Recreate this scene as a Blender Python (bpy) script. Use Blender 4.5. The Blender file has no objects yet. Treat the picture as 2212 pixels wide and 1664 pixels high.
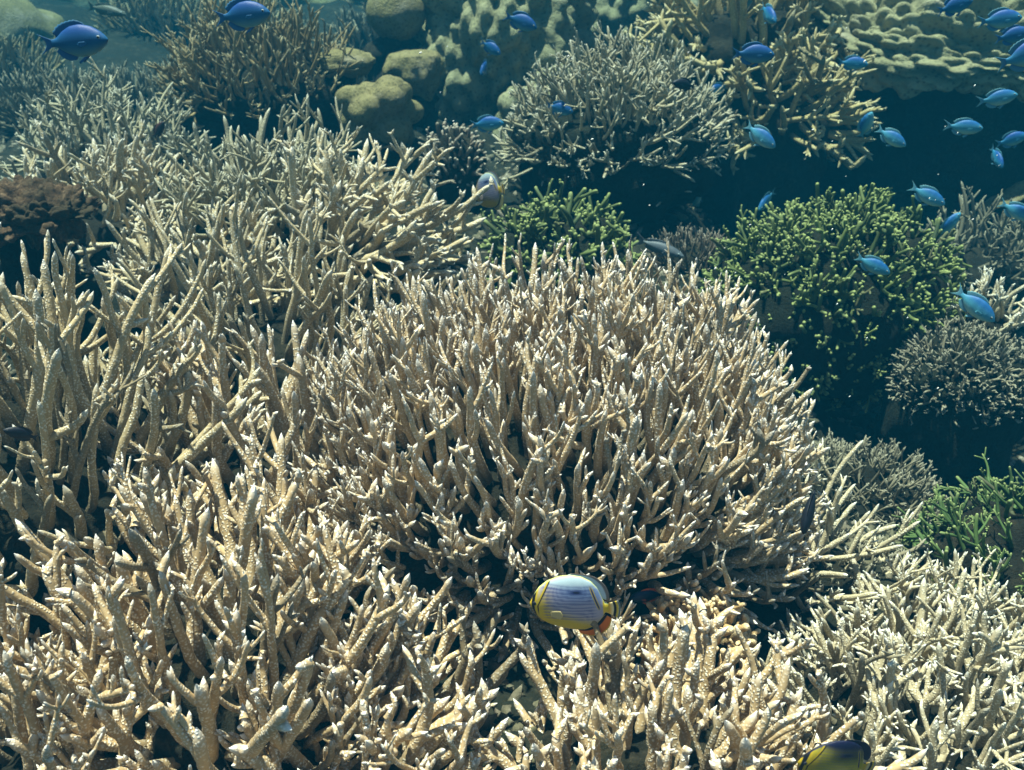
import bpy, bmesh, math, random
import numpy as np
from mathutils import Vector, Matrix

# ------------------------------------------------------------------ camera, sky, sun, exposure
SC = bpy.context.scene
COL = SC.collection
CAM_Z, PITCH, TAN_H = 1.10, math.radians(27), 0.52
cd = bpy.data.cameras.new('camera'); cam = bpy.data.objects.new('camera', cd); COL.objects.link(cam)
cam.location = (0, 0, CAM_Z); cam.rotation_euler = (math.pi / 2 - PITCH, 0, 0)
cd.sensor_width = 36; cd.lens = 18 / TAN_H; cd.clip_start = 0.02; cd.clip_end = 200
SC.camera = cam
cd.dof.use_dof = True; cd.dof.focus_distance = 1.4; cd.dof.aperture_fstop = 9
SUN_DIR = Vector((-0.18, 0.06, 0.98)).normalized()          # towards the sun
w = bpy.data.worlds.new('World'); SC.world = w; w.use_nodes = True
nt = w.node_tree; sky = nt.nodes.new('ShaderNodeTexSky'); sky.sky_type = 'NISHITA'; sky.sun_disc = False
sky.sun_elevation = math.asin(SUN_DIR.z); sky.sun_rotation = math.atan2(SUN_DIR.x, SUN_DIR.y)
nt.links.new(sky.outputs[0], nt.nodes['Background'].inputs[0]); nt.nodes['Background'].inputs[1].default_value = 0.05
sl = bpy.data.lights.new('sun', 'SUN'); sl.energy = 5.0; sl.angle = math.radians(1.0); sl.color = (1, 0.85, 0.70)
so = bpy.data.objects.new('sun', sl); COL.objects.link(so); so.rotation_euler = SUN_DIR.to_track_quat('Z', 'Y').to_euler()
so.location = (-2, 2, 6)
SC.view_settings.view_transform = 'Standard'; SC.view_settings.look = 'None'
SC.view_settings.exposure = 1.68; SC.view_settings.gamma = 1.0
SC.cycles.use_denoising = True
SC.cycles.max_bounces = 5; SC.cycles.diffuse_bounces = 3; SC.cycles.glossy_bounces = 2
SC.cycles.transmission_bounces = 2; SC.cycles.volume_bounces = 0; SC.cycles.transparent_max_bounces = 8
HAZE_DENSITY = 0.14

rng = np.random.default_rng(11)
FPX = 1106 / TAN_H
FWD = np.array((0, math.cos(PITCH), -math.sin(PITCH))); UPV = np.array((0, math.sin(PITCH), math.cos(PITCH))); RGT = np.array((1., 0, 0))
CAMP = np.array((0, 0, CAM_Z))


def at(px, py, d):
    """world point at depth d on the sight line through a place measured in the photograph (2212 wide)."""
    return CAMP + d * FWD + (px - 1106) / FPX * d * RGT + (832 - py) / FPX * d * UPV


def lin(c):
    return tuple((v / 12.92 if v <= 0.04045 else ((v + 0.055) / 1.055) ** 2.4) for v in c)


def unit(v):
    return v / max(1e-9, math.sqrt(float(v @ v)))


# ------------------------------------------------------------------ noise in numpy
def vnoise(p, seed=0):
    """value noise of an (n,3) array, in -1..1"""
    i = np.floor(p).astype(np.int64); f = p - i; f = f * f * (3 - 2 * f)
    def h(dx, dy, dz):
        n = (i[:, 0] + dx) * 374761393 + (i[:, 1] + dy) * 668265263 + (i[:, 2] + dz) * 2147483647 + seed * 1274126177
        n = (n ^ (n >> 13)) * 1274126177; n = n ^ (n >> 16)
        return (n & 0xffff) / 32767.5 - 1
    x, y, z = f.T
    a = (h(0, 0, 0) * (1 - x) + h(1, 0, 0) * x) * (1 - y) + (h(0, 1, 0) * (1 - x) + h(1, 1, 0) * x) * y
    b = (h(0, 0, 1) * (1 - x) + h(1, 0, 1) * x) * (1 - y) + (h(0, 1, 1) * (1 - x) + h(1, 1, 1) * x) * y
    return a * (1 - z) + b * z


def fbm(p, oct=4, seed=0):
    s, a = 0, 1.0
    for k in range(oct):
        s = s + a * vnoise(p * 2.03 ** k + 17.3 * k, seed + k); a *= 0.5
    return s


# ------------------------------------------------------------------ meshes and objects
def mesh_from(name, v, quads=None, tris=None, mat=None, smooth=True, attrs=None):
    me = bpy.data.meshes.new(name)
    v = np.asarray(v, dtype=np.float32); me.vertices.add(len(v)); me.vertices.foreach_set('co', v.ravel())
    lo = []; tot = []
    if quads is not None and len(quads):
        lo.append(np.asarray(quads, dtype=np.int32).ravel()); tot.append(np.full(len(quads), 4, dtype=np.int32))
    if tris is not None and len(tris):
        lo.append(np.asarray(tris, dtype=np.int32).ravel()); tot.append(np.full(len(tris), 3, dtype=np.int32))
    loops = np.concatenate(lo); tot = np.concatenate(tot)
    me.loops.add(len(loops)); me.loops.foreach_set('vertex_index', loops)
    me.polygons.add(len(tot)); me.polygons.foreach_set('loop_start', np.concatenate(([0], np.cumsum(tot)[:-1])).astype(np.int32))
    try:
        me.polygons.foreach_set('loop_total', tot)
    except Exception:
        pass
    me.polygons.foreach_set('use_smooth', np.full(len(tot), smooth))
    me.update(calc_edges=True); me.validate()
    for k, a in (attrs or {}).items():
        a = np.asarray(a, dtype=np.float32)
        if a.ndim == 1:
            at_ = me.attributes.new(k, 'FLOAT', 'POINT'); at_.data.foreach_set('value', a)
        else:
            at_ = me.color_attributes.new(k, 'FLOAT_COLOR', 'POINT')
            at_.data.foreach_set('color', np.hstack((a[:, :3], np.ones((len(a), 1)))).astype(np.float32).ravel())
    if mat: me.materials.append(mat)
    return me


def link(name, data, parent=None, label=None, cat=None, group=None, kind=None, loc=None):
    o = bpy.data.objects.new(name, data); COL.objects.link(o)
    if loc is not None: o.location = loc
    if parent is not None:
        o.parent = parent
        o.matrix_parent_inverse = Matrix.Identity(4)
    if label: o['label'] = label
    if cat: o['category'] = cat
    if group: o['group'] = group
    if kind: o['kind'] = kind
    return o


# ------------------------------------------------------------------ materials
class NT:
    def __init__(s, name):
        s.m = bpy.data.materials.new(name); s.m.use_nodes = True; s.t = s.m.node_tree
        s.b = s.t.nodes['Principled BSDF']
    def n(s, kind, **kw):
        x = s.t.nodes.new(kind)
        for k, v in kw.items(): setattr(x, k, v)
        return x
    def l(s, a, b): s.t.links.new(a, b)
    def ramp(s, src, stops):
        r = s.n('ShaderNodeValToRGB'); e = r.color_ramp.elements
        while len(e) < len(stops): e.new(0.5)
        for q, (p, c) in zip(e, stops): q.position = p; q.color = (*c, 1) if len(c) == 3 else c
        s.l(src, r.inputs[0]); return r.outputs[0]
    def mix(s, f, a, b):
        x = s.n('ShaderNodeMix', data_type='RGBA')
        for v, i in ((f, 0), (a, 6), (b, 7)):
            if isinstance(v, (int, float)): x.inputs[i].default_value = v
            elif isinstance(v, tuple): x.inputs[i].default_value = (*v, 1)
            else: s.l(v, x.inputs[i])
        return x.outputs[2]
    def noise(s, scale, detail=3, rough=0.55):
        c = s.n('ShaderNodeTexCoord'); x = s.n('ShaderNodeTexNoise'); x.inputs['Scale'].default_value = scale
        x.inputs['Detail'].default_value = detail; x.inputs['Roughness'].default_value = rough
        s.l(c.outputs['Object'], x.inputs['Vector']); return x.outputs['Fac']


def coral_mat(name, flesh, pale, tip, dots=230.0, bump=0.55, tipamt=1.0, deep=None):
    """branching coral: flesh colour with pale raised polyps and paler growing tips"""
    k = NT(name); c = k.n('ShaderNodeTexCoord')
    big = k.noise(7.0, 3)
    dark = deep or tuple(v * 0.72 for v in flesh)
    base = k.mix(k.ramp(big, [(0.35, (0, 0, 0)), (0.65, (1, 1, 1))]), dark, flesh)
    if dots:
        v = k.n('ShaderNodeTexVoronoi'); v.inputs['Scale'].default_value = dots; k.l(c.outputs['Object'], v.inputs['Vector'])
        d = k.ramp(v.outputs['Distance'], [(0.20, (1, 1, 1)), (0.52, (0, 0, 0))])
        mm = k.n('ShaderNodeMath', operation='MULTIPLY'); k.l(d, mm.inputs[0])
        k.l(k.ramp(k.noise(32, 2), [(0.36, (0.25, 0.25, 0.25)), (0.60, (1, 1, 1))]), mm.inputs[1]); d = mm.outputs[0]
        base = k.mix(d, base, pale)
        bp = k.n('ShaderNodeBump'); bp.inputs['Strength'].default_value = bump; bp.inputs['Distance'].default_value = 0.0022
        k.l(d, bp.inputs['Height']); k.l(bp.outputs[0], k.b.inputs['Normal'])
    a = k.n('ShaderNodeAttribute', attribute_name='tip')
    tf = k.n('ShaderNodeMath', operation='MULTIPLY'); tf.inputs[1].default_value = tipamt; k.l(a.outputs['Fac'], tf.inputs[0])
    base = k.mix(tf.outputs[0], base, tip)
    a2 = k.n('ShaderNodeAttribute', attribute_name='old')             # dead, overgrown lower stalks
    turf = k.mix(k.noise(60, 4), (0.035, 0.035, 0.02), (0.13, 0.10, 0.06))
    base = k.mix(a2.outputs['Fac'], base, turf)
    k.l(base, k.b.inputs['Base Color']); k.b.inputs['Roughness'].default_value = 0.75
    k.b.inputs['Specular IOR Level'].default_value = 0.25
    return k.m


def rock_mat(name, cols, scale=18, bump=0.6, fine=160, pits=0):
    k = NT(name)
    n1 = k.noise(scale, 6, 0.65); n2 = k.noise(scale * 0.27, 3)
    base = k.ramp(n1, [(0.30, cols[0]), (0.50, cols[1]), (0.70, cols[2])])
    base = k.mix(k.ramp(n2, [(0.42, (0, 0, 0)), (0.62, (1, 1, 1))]), base, cols[3])
    nf = k.noise(fine, 4, 0.7)
    if pits:
        c = k.n('ShaderNodeTexCoord'); v = k.n('ShaderNodeTexVoronoi'); v.inputs['Scale'].default_value = pits; k.l(c.outputs['Object'], v.inputs['Vector'])
        base = k.mix(k.ramp(v.outputs['Distance'], [(0.12, (0.75, 0.75, 0.75)), (0.4, (0, 0, 0))]), base, tuple(x * 0.35 for x in cols[0]))
        base = k.mix(k.ramp(k.noise(5, 5, 0.7), [(0.56, (0, 0, 0)), (0.70, (0.55, 0.55, 0.55))]), base, (0.30, 0.25, 0.19))
    bp = k.n('ShaderNodeBump'); bp.inputs['Strength'].default_value = bump; bp.inputs['Distance'].default_value = 0.009
    k.l(nf, bp.inputs['Height']); k.l(bp.outputs[0], k.b.inputs['Normal'])
    k.l(base, k.b.inputs['Base Color']); k.b.inputs['Roughness'].default_value = 0.9; k.b.inputs['Specular IOR Level'].default_value = 0.15
    return k.m


def vcol_mat(name, rough=0.5, spec=0.4, scales=0.0):
    k = NT(name); a = k.n('ShaderNodeAttribute', attribute_name='col')
    k.l(a.outputs['Color'], k.b.inputs['Base Color']); k.b.inputs['Roughness'].default_value = rough
    k.b.inputs['Specular IOR Level'].default_value = spec
    if scales:
        c = k.n('ShaderNodeTexCoord'); v = k.n('ShaderNodeTexVoronoi'); v.inputs['Scale'].default_value = scales
        k.l(c.outputs['Object'], v.inputs['Vector']); bp = k.n('ShaderNodeBump'); bp.inputs['Strength'].default_value = 0.15
        bp.inputs['Distance'].default_value = 0.001; k.l(v.outputs['Distance'], bp.inputs['Height']); k.l(bp.outputs[0], k.b.inputs['Normal'])
    return k.m


def plain_mat(name, col, rough=0.5, spec=0.4):
    k = NT(name); n = k.noise(90, 2)
    k.l(k.mix(n, tuple(v * 0.85 for v in col), tuple(min(1, v * 1.12) for v in col)), k.b.inputs['Base Color'])
    k.b.inputs['Roughness'].default_value = rough; k.b.inputs['Specular IOR Level'].default_value = spec
    return k.m


M = {}
M['cream'] = coral_mat('cream_coral', (0.43, 0.305, 0.165), (0.73, 0.66, 0.55), (0.92, 0.91, 0.90), 235, tipamt=0.8)
M['gold'] = coral_mat('golden_coral', (0.44, 0.30, 0.15), (0.77, 0.69, 0.56), (0.92, 0.91, 0.88), 235, tipamt=0.8)
M['gloom'] = rock_mat('shaded_rock', [(0.004, 0.006, 0.003), (0.010, 0.012, 0.006), (0.022, 0.022, 0.012), (0.008, 0.010, 0.005)], 60, 0.9, 150)  # darker copy of the dead coral rock, shade put into its colour
M['sand'] = coral_mat('sand_coral', (0.40, 0.30, 0.16), (0.67, 0.61, 0.49), (0.80, 0.79, 0.74), 250, tipamt=0.7)
M['pale'] = coral_mat('pale_coral', (0.42, 0.335, 0.20), (0.66, 0.59, 0.44), (0.80, 0.78, 0.70), 280)
M['grey'] = coral_mat('grey_coral', (0.30, 0.25, 0.15), (0.50, 0.44, 0.30), (0.66, 0.62, 0.50), 300)
M['brown'] = coral_mat('brown_coral', (0.24, 0.17, 0.075), (0.36, 0.29, 0.15), (0.52, 0.46, 0.30), 0)
M['horn'] = coral_mat('horn_coral', (0.32, 0.24, 0.10), (0.46, 0.37, 0.19), (0.62, 0.55, 0.36), 200)
M['green'] = coral_mat('green_coral', (0.10, 0.125, 0.03), (0.26, 0.25, 0.06), (0.27, 0.30, 0.10), 0, deep=(0.03, 0.045, 0.016))
M['lime'] = coral_mat('lime_coral', (0.075, 0.12, 0.03), (0.2, 0.3, 0.06), (0.22, 0.25, 0.09), 0, deep=(0.03, 0.06, 0.016))
M['dusk'] = coral_mat('dusky_coral', (0.15, 0.11, 0.075), (0.22, 0.17, 0.12), (0.42, 0.36, 0.27), 0)
M['knob'] = coral_mat('knobby_coral', (0.40, 0.24, 0.09), (0.58, 0.40, 0.2), (0.66, 0.50, 0.30), 330)
M['turf'] = coral_mat('turf_coral', (0.19, 0.16, 0.10), (0.3, 0.26, 0.18), (0.40, 0.36, 0.26), 0)
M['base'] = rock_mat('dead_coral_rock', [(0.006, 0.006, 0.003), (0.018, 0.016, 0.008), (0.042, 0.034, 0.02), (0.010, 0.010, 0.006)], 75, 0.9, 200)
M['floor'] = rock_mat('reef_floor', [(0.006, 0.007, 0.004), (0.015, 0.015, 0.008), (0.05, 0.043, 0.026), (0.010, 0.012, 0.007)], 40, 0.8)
M['massive'] = rock_mat('massive_coral', [(0.17, 0.15, 0.075), (0.23, 0.205, 0.11), (0.31, 0.28, 0.16), (0.19, 0.175, 0.095)], 9, 1.0, 90, 55)
M['olive'] = rock_mat('olive_coral', [(0.14, 0.115, 0.05), (0.19, 0.155, 0.065), (0.26, 0.21, 0.10), (0.15, 0.12, 0.055)], 25, 1.0, 100, 80)
M['rust'] = rock_mat('rusty_rock', [(0.02, 0.014, 0.008), (0.065, 0.038, 0.02), (0.20, 0.13, 0.075), (0.04, 0.03, 0.016)], 45, 0.9, 120)
M['rubble'] = rock_mat('rubble', [(0.05, 0.045, 0.03), (0.16, 0.13, 0.09), (0.40, 0.34, 0.26), (0.10, 0.09, 0.05)], 45, 0.6, 200)


# ------------------------------------------------------------------ the sea floor
def sstep(a, b, x):
    t = np.clip((x - a) / (b - a), 0, 1); return t * t * (3 - 2 * t)


def ground_raw(x, y):
    left = sstep(0.25, -0.5, x); right = sstep(0.45, 1.0, x)
    z = 0.02 + left * sstep(1.3, 2.5, y) * 0.26
    z = z - right * sstep(1.3, 1.9, y) * 0.22 + (1 - left) * (1 - right) * sstep(1.9, 2.7, y) * 0.17
    z = z + right * sstep(3.4, 4.6, y) * 0.45
    z = z + sstep(3.2, 6.2, y) * 0.10 + sstep(6.5, 10.0, y) * 1.05 + sstep(0.4, -1.2, y) * -0.1
    return z


def ground(x, y):
    x = np.atleast_1d(np.asarray(x, float)); y = np.atleast_1d(np.asarray(y, float))
    p = np.stack((x, y, np.zeros_like(x)), 1)
    amp = 0.035 + 0.05 * sstep(3.0, 7, y)
    return ground_raw(x, y) + amp * fbm(p * 2.6, 3, 5) + 0.022 * fbm(p * 11, 3, 9) * (1 - sstep(3, 6, y))


def build_floor():
    n, m = 420, 460
    u = np.linspace(-1, 1, n); xs = 8 * np.sign(u) * (0.18 * np.abs(u) + 0.82 * np.abs(u) ** 2.6)
    t = np.linspace(0, 1, m); ys = -1.5 + 12.0 * (0.42 * t + 0.58 * t ** 2.2)
    X, Y = np.meshgrid(xs, ys); Z = ground(X.ravel(), Y.ravel())
    v = np.stack((X.ravel(), Y.ravel(), Z), 1)
    i = np.arange(n - 1)[None, :] + n * np.arange(m - 1)[:, None]; i = i.ravel()
    q = np.stack((i, i + 1, i + 1 + n, i + n), 1)
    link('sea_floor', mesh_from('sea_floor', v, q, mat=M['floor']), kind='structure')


build_floor()


def ico(sub):
    bm = bmesh.new(); bmesh.ops.create_icosphere(bm, subdivisions=sub, radius=1)
    bm.verts.ensure_lookup_table()
    v = np.array([x.co[:] for x in bm.verts]); f = np.array([[l.index for l in p.verts] for p in bm.faces]); bm.free()
    return v, f


ICO = {s: ico(s) for s in (1, 2, 3, 4, 5, 6, 7)}


def fib(n, seed=0, jit=0.5):
    r = np.random.default_rng(seed)
    i = np.arange(n) + 0.5; z = 1 - 2 * i / n; a = math.pi * (3 - math.sqrt(5)) * i
    p = np.stack((np.cos(a) * np.sqrt(1 - z * z), np.sin(a) * np.sqrt(1 - z * z), z), 1)
    p += r.normal(size=p.shape) * jit * 1.6 / math.sqrt(n)
    return p / np.linalg.norm(p, axis=1)[:, None]


def lumpy(radii, sub=5, layers=((60, 0.09),), rough=0.02, seed=0, under=0.0, flat=0.0):
    """a massive coral head: an ellipsoid swollen into rounded lobes"""
    v, f = ICO[sub]; v = v.copy(); d = np.ones(len(v))
    for li, (n, amp) in enumerate(layers):
        c = fib(n, seed * 7 + li, 0.55); R = 1.95 / math.sqrt(n)
        dist = np.full(len(v), 9.0)
        for k in range(0, n, 40):
            dist = np.minimum(dist, np.sqrt(np.maximum(0, 2 - 2 * v @ c[k:k + 40].T)).min(axis=1))
        d = d + amp * (np.clip(1 - (dist / R) ** 2, -0.3, 1) ** 1 - 0.55)
    d = d + rough * fbm(v * 2.2 + seed * 3.7, 3, seed)
    rad = np.asarray(radii, float); p = v.copy()
    if under:
        s = 1 - under * sstep(-0.05, -0.8, p[:, 2]); p[:, :2] *= s[:, None]
    nrm = v / rad; nrm /= np.linalg.norm(nrm, axis=1)[:, None]
    p = p * rad + nrm * (d - 1)[:, None] * (rad.prod() ** (1 / 3))
    if flat:
        zt = flat * rad[2]; p[:, 2] = np.where(p[:, 2] > zt, zt + (p[:, 2] - zt) * 0.25, p[:, 2])
    return p, f


# ------------------------------------------------------------------ branching corals
UP = np.array((0, 0, 1.0))


def perp(t, az):
    a = np.cross(t, (0.31, 0.77, 0.55)); a = unit(a); b = np.cross(t, a)
    return a * math.cos(az) + b * math.sin(az)


def curve(p, d, L, n, bend, wob, r):
    pts = [p]; d = unit(d); st = L / n
    for k in range(n):
        d = unit(d + bend * UP / n + r.normal(size=3) * wob)
        p = p + d * st; pts.append(p)
    return np.array(pts), d


def grow(p, d, L, r0, o, r, level=0):
    """one branch with its side branches: a list of (points, radius at foot, radius at shoulder, blunt)"""
    n = max(4, int(6 if level else 9))
    pts, dend = curve(p, d, L, n, o['bend'] * (1 if level == 0 else 0.9), o['wob'], r)
    out = [(pts, r0, r0 * o['taper'], level)]
    if level < o['levels']:
        k = r.poisson(o['forks'] * (1 if level == 0 else 0.55))
        for q in range(k):
            t = r.uniform(o['from'], 0.9); x = t * n; i = int(x); fr = x - i
            pos = pts[i] * (1 - fr) + pts[min(n, i + 1)] * fr
            tg = unit(pts[min(n, i + 1)] - pts[i]); ang = r.uniform(*o['angle'])
            dd = tg * math.cos(ang) + perp(tg, r.uniform(0, 6.283)) * math.sin(ang)
            l2 = L * r.uniform(*o['flen']) * (1.15 - 0.5 * t)
            out += grow(pos, dd, l2, r0 * (1 - (1 - o['taper']) * t) * r.uniform(0.72, 0.95), o, r, level + 1)
        for q in range(r.poisson(o['nubs'])):
            t = r.uniform(0.6, 1.0) ** 0.7; x = min(n - 0.01, t * n); i = int(x); fr = x - i
            pos = pts[i] * (1 - fr) + pts[i + 1] * fr; tg = unit(pts[i + 1] - pts[i])
            dd = tg * 0.6 + perp(tg, r.uniform(0, 6.283))
            out.append((curve(pos, dd, r0 * r.uniform(1.9, 3.6), 4, 0.5, 0.05, r)[0], r0 * 0.62, r0 * 0.5, 9))
    return out


DEF = dict(bend=0.9, wob=0.095, taper=0.62, forks=1.4, **{'from': 0.3}, angle=(0.55, 1.0), flen=(0.3, 0.6), levels=2, nubs=0.4)


def tube(pts, r0, r1, sides, ds, bump, r, blunt):
    seg = np.linalg.norm(np.diff(pts, axis=0), axis=1); s = np.concatenate(([0], np.cumsum(seg))); L = s[-1]
    n = max(5, int(L / ds)); 
    tl = min(L * 0.6, (3.0 if not blunt else 1.1) * r1)
    t = np.concatenate((np.linspace(0, L - tl, n, endpoint=False), L - tl * np.array((1, 0.72, 0.46, 0.25, 0.1, 0.0))))
    P = np.stack([np.interp(t, s, pts[:, k]) for k in range(3)], 1)
    if len(P) > 8:                                        # soften the joints of the poly-line
        for _ in range(2): P[1:-1] = 0.5 * P[1:-1] + 0.25 * (P[:-2] + P[2:])
    R = r0 + (r1 - r0) * t / L
    u = np.clip((L - t) / tl, 0, 1); R = R * np.where(u < 1, np.maximum(0.06, 1 - (1 - u) ** (1.35 if not blunt else 2.4)) ** 0.8, 1)
    R[0] *= 1.12
    T = np.gradient(P, axis=0); T /= np.linalg.norm(T, axis=1)[:, None] + 1e-12
    ch = unit(P[-1] - P[0]); ref = perp(ch, r.uniform(0, 6.28))
    A = np.cross(T, ref); A /= np.linalg.norm(A, axis=1)[:, None] + 1e-12; B = np.cross(T, A)
    th = np.arange(sides) * 2 * math.pi / sides
    c, sn = np.cos(th), np.sin(th)
    RR = R[:, None] * (1 + bump * r.uniform(-1, 1, size=(len(t), sides)))
    V = P[:, None, :] + RR[..., None] * (A[:, None, :] * c[None, :, None] + B[:, None, :] * sn[None, :, None])
    tip = np.exp(-(L - t) / (1.25 * max(r1, 0.003)))
    return V.reshape(-1, 3), np.repeat(tip, sides), len(t), np.repeat(t / L, sides)


def branch_mesh(tubes, sides, ds, bump, r, mat, name, origin, oldfn=None, bluntmat=False):
    VV, TT, QQ = [], [], []; off = 0; oo = []; dead = False
    for pts, r0, r1, lv in tubes:
        V, tp, n, tt = tube(pts, r0, r1, sides, ds, bump, r, bluntmat)
        if lv == 0: dead = r.random() < 0.06
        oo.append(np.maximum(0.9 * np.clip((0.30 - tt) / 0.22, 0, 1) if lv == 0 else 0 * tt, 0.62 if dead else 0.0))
        i = (np.arange(n - 1)[:, None] * sides + np.arange(sides)[None, :]).ravel()
        j = (np.arange(n - 1)[:, None] * sides + (np.arange(sides)[None, :] + 1) % sides).ravel()
        QQ.append(np.stack((i, j, j + sides, i + sides), 1) + off)
        VV.append(V); TT.append(tp); off += len(V)
    V = np.concatenate(VV)
    old = np.concatenate(oo)
    return mesh_from(name, V - origin, np.concatenate(QQ), mat=mat, attrs={'tip': np.concatenate(TT), 'old': old})


COLONIES = []


def colony(name, label, cat, c, rad, n, length, r0, mat, group=None, core='base', parts=40, seed=1, up=0.35, spread=0.25,
           zmin=-0.25, lean=(0, 0, 0), lumps=((25, 0.1),), blunt=False, old=0.0, under=-0.15, facing=None, whole=False, vary=0.28, boxy=None, corepart='rock_base', **kw):
    o = dict(DEF); o.update(kw); r = np.random.default_rng(seed * 101 + 7)
    c = np.asarray(c, float); rad = np.asarray(rad, float); lean = np.asarray(lean, float)
    q = fib(int(n / (0.5 * (1 - zmin))), seed, 0.5)
    q = q[q[:, 2] > zmin]
    if boxy: q = q / (np.abs(q) ** boxy).sum(1)[:, None] ** (1 / boxy)
    brs = []
    for s in q:
        if facing is not None and s @ facing < -0.2 and r.random() < 0.6: continue
        nrm = unit(s / rad); p = c + s * rad * 0.84
        d = unit(nrm + UP * up + lean + r.normal(size=3) * spread)
        L = r.uniform(*length) * (0.8 + 0.35 * max(0, s[2])) * r.choice((1, 1, 1, 0.72))
        L *= 0.95 + vary * float(vnoise((p * 9)[None] + seed, 4)[0])
        brs.append(grow(p, d, L, r0 * r.uniform(0.72, 1.22), o, r))
    COLONIES.append(dict(name=name, label=label, cat=cat, c=c, rad=rad, brs=brs, mat=M[mat], group=group, core=core, parts=parts, lumps=lumps,
                         seed=seed, blunt=blunt, old=old, under=under, whole=whole, r0=r0, corepart=corepart))


def finish_colonies():
    # which branches show: a coarse depth test from the camera
    W, H = 300, 226; sc = W / 2212
    P, ID = [], []; bid = 0
    for C in COLONIES:
        for b in C['brs']:
            for pts, a, e, lv in b:
                for k in range(3):
                    P.append(pts[:-1] + (pts[1:] - pts[:-1]) * (k / 3))
                    ID.append(np.full(len(pts) - 1, bid))
            bid += 1
    P = np.concatenate(P) - CAMP; ID = np.concatenate(ID)
    dz = P @ FWD; px = (1106 + FPX * (P @ RGT) / dz) * sc; py = (832 - FPX * (P @ UPV) / dz) * sc
    zb = np.full((H, W), 1e9); ib = np.full((H, W), -1)
    for ox in (-0.5, 0, 0.5):
        for oy in (-0.5, 0, 0.5):
            ok = (dz > 0.1); x = np.floor(px + ox).astype(int); y = np.floor(py + oy).astype(int)
            ok &= (x >= 0) & (x < W) & (y >= 0) & (y < H)
            s = np.argsort(-dz[ok]); xx, yy, zz, ii = x[ok][s], y[ok][s], dz[ok][s], ID[ok][s]
            z2 = np.full((H, W), 1e9); i2 = np.full((H, W), -1); z2[yy, xx] = zz; i2[yy, xx] = ii
            m = z2 < zb; zb[m] = z2[m]; ib[m] = i2[m]
    seen = np.bincount(ib[ib >= 0].ravel(), minlength=bid)
    bid = 0
    for C in COLONIES:
        c = C['c']; r = np.random.default_rng(C['seed'] + 5000)
        dep = float((c - CAMP) @ FWD)
        sides, ds, bump = (11, 0.0040, 0.07) if dep < 1.75 else ((7, 0.009, 0.07) if dep < 2.7 else (5, 0.016, 0.05))
        if C['r0'] < 0.0045: sides = min(sides, 6)
        root = link(C['name'], None, label=C['label'], cat=C['cat'], group=C['group'], loc=Vector(c))
        root.empty_display_size = 0.05
        v, f = lumpy(C['rad'], 4 if dep > 2.5 else (5 if dep > 1.75 else 6), C['lumps'] + (((140, 0.05),) if dep > 1.75 else ((160, 0.06), (900, 0.03))), 0.08, C['seed'], C['under'])
        v = v * (1 + 0.07 * fbm(v * 30 + C['seed'], 3, 2))[:, None]
        # the foot reaches down into the sea floor
        fl = float(ground(c[0], c[1])[0]) - c[2] - 0.05
        low = v[:, 2].min()
        if fl < low:
            k = v[:, 2] < 0; v[k, 2] = v[k, 2] * (fl / low)
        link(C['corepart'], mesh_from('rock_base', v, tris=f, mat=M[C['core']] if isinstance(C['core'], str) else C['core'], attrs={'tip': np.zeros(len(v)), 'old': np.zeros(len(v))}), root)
        nb = len(C['brs']); sn = seen[bid:bid + nb]; bid += nb
        order = np.argsort(-sn); single = [i for i in order[:C['parts']] if sn[i] >= 2]; ss = set(single)
        oldfn = None
        if C['old']:
            zt = c[2] + C['rad'][2] * 0.2; hh = C['old']
            def oldfn(V, zt=zt, hh=hh):
                return np.clip((zt - V[:, 2]) / hh + 0.6 * vnoise(V * 18, 3), 0, 1) * 0.85
        for i in single:
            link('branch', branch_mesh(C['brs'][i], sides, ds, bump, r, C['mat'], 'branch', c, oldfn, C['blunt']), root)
        rest = [t for i, b in enumerate(C['brs']) if i not in ss for t in b]
        if rest:
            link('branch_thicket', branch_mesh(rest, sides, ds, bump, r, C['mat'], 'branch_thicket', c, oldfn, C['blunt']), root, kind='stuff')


# the great dome in the middle and the thickets round it
colony('staghorn_coral', 'largest coral, a wide domed thicket of tall cream stalks in the middle of the reef', 'coral', (0.08, 1.51, 0.14), (0.385, 0.31, 0.19), 980,
       (0.15, 0.215), 0.0079, 'cream', parts=100, seed=1, up=0.2, bend=1.1, spread=0.2, forks=2.2, zmin=-0.45, wob=0.085, taper=0.55, vary=0.12, boxy=2.9)
colony('staghorn_coral', 'cream stalks leaning on the left flank of the dome over a dark gap', 'coral', (-0.43, 1.48, 0.10),
       (0.15, 0.19, 0.12), 110, (0.17, 0.26), 0.0085, 'cream', parts=90, seed=29, up=0.4, bend=0.9, spread=0.25, forks=1.8, zmin=-0.3)
colony('staghorn_coral', 'thick knob-tipped cream stalks standing in front of the dome, beside the striped fish', 'coral', (-0.40, 1.03, 0.05),
       (0.16, 0.21, 0.15), 190, (0.19, 0.29), 0.0092, 'gold', parts=100, seed=2, up=0.3, bend=0.9, spread=0.25, forks=2.2, nubs=0.7, taper=0.58, wob=0.075, zmin=-0.4)
colony('staghorn_coral', 'lower cream coral leaning towards the striped fish, right in front of the knob-tipped stalks', 'coral', (-0.20, 0.95, 0.0),
       (0.13, 0.17, 0.10), 140, (0.13, 0.21), 0.0088, 'gold', parts=100, seed=28, up=0.25, bend=0.7, spread=0.26, forks=1.8, nubs=1.0, zmin=-0.3, lean=(0.28, 0, 0))
colony('staghorn_coral', 'small crooked cream coral in the bottom corner below the tall shaded stalks', 'coral', (-0.60, 0.86, 0.02),
       (0.12, 0.15, 0.10), 75, (0.17, 0.26), 0.0085, 'gold', parts=80, seed=3, up=0.4, bend=0.8, spread=0.35, forks=2.2, nubs=1.2, zmin=-0.3)
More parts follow.
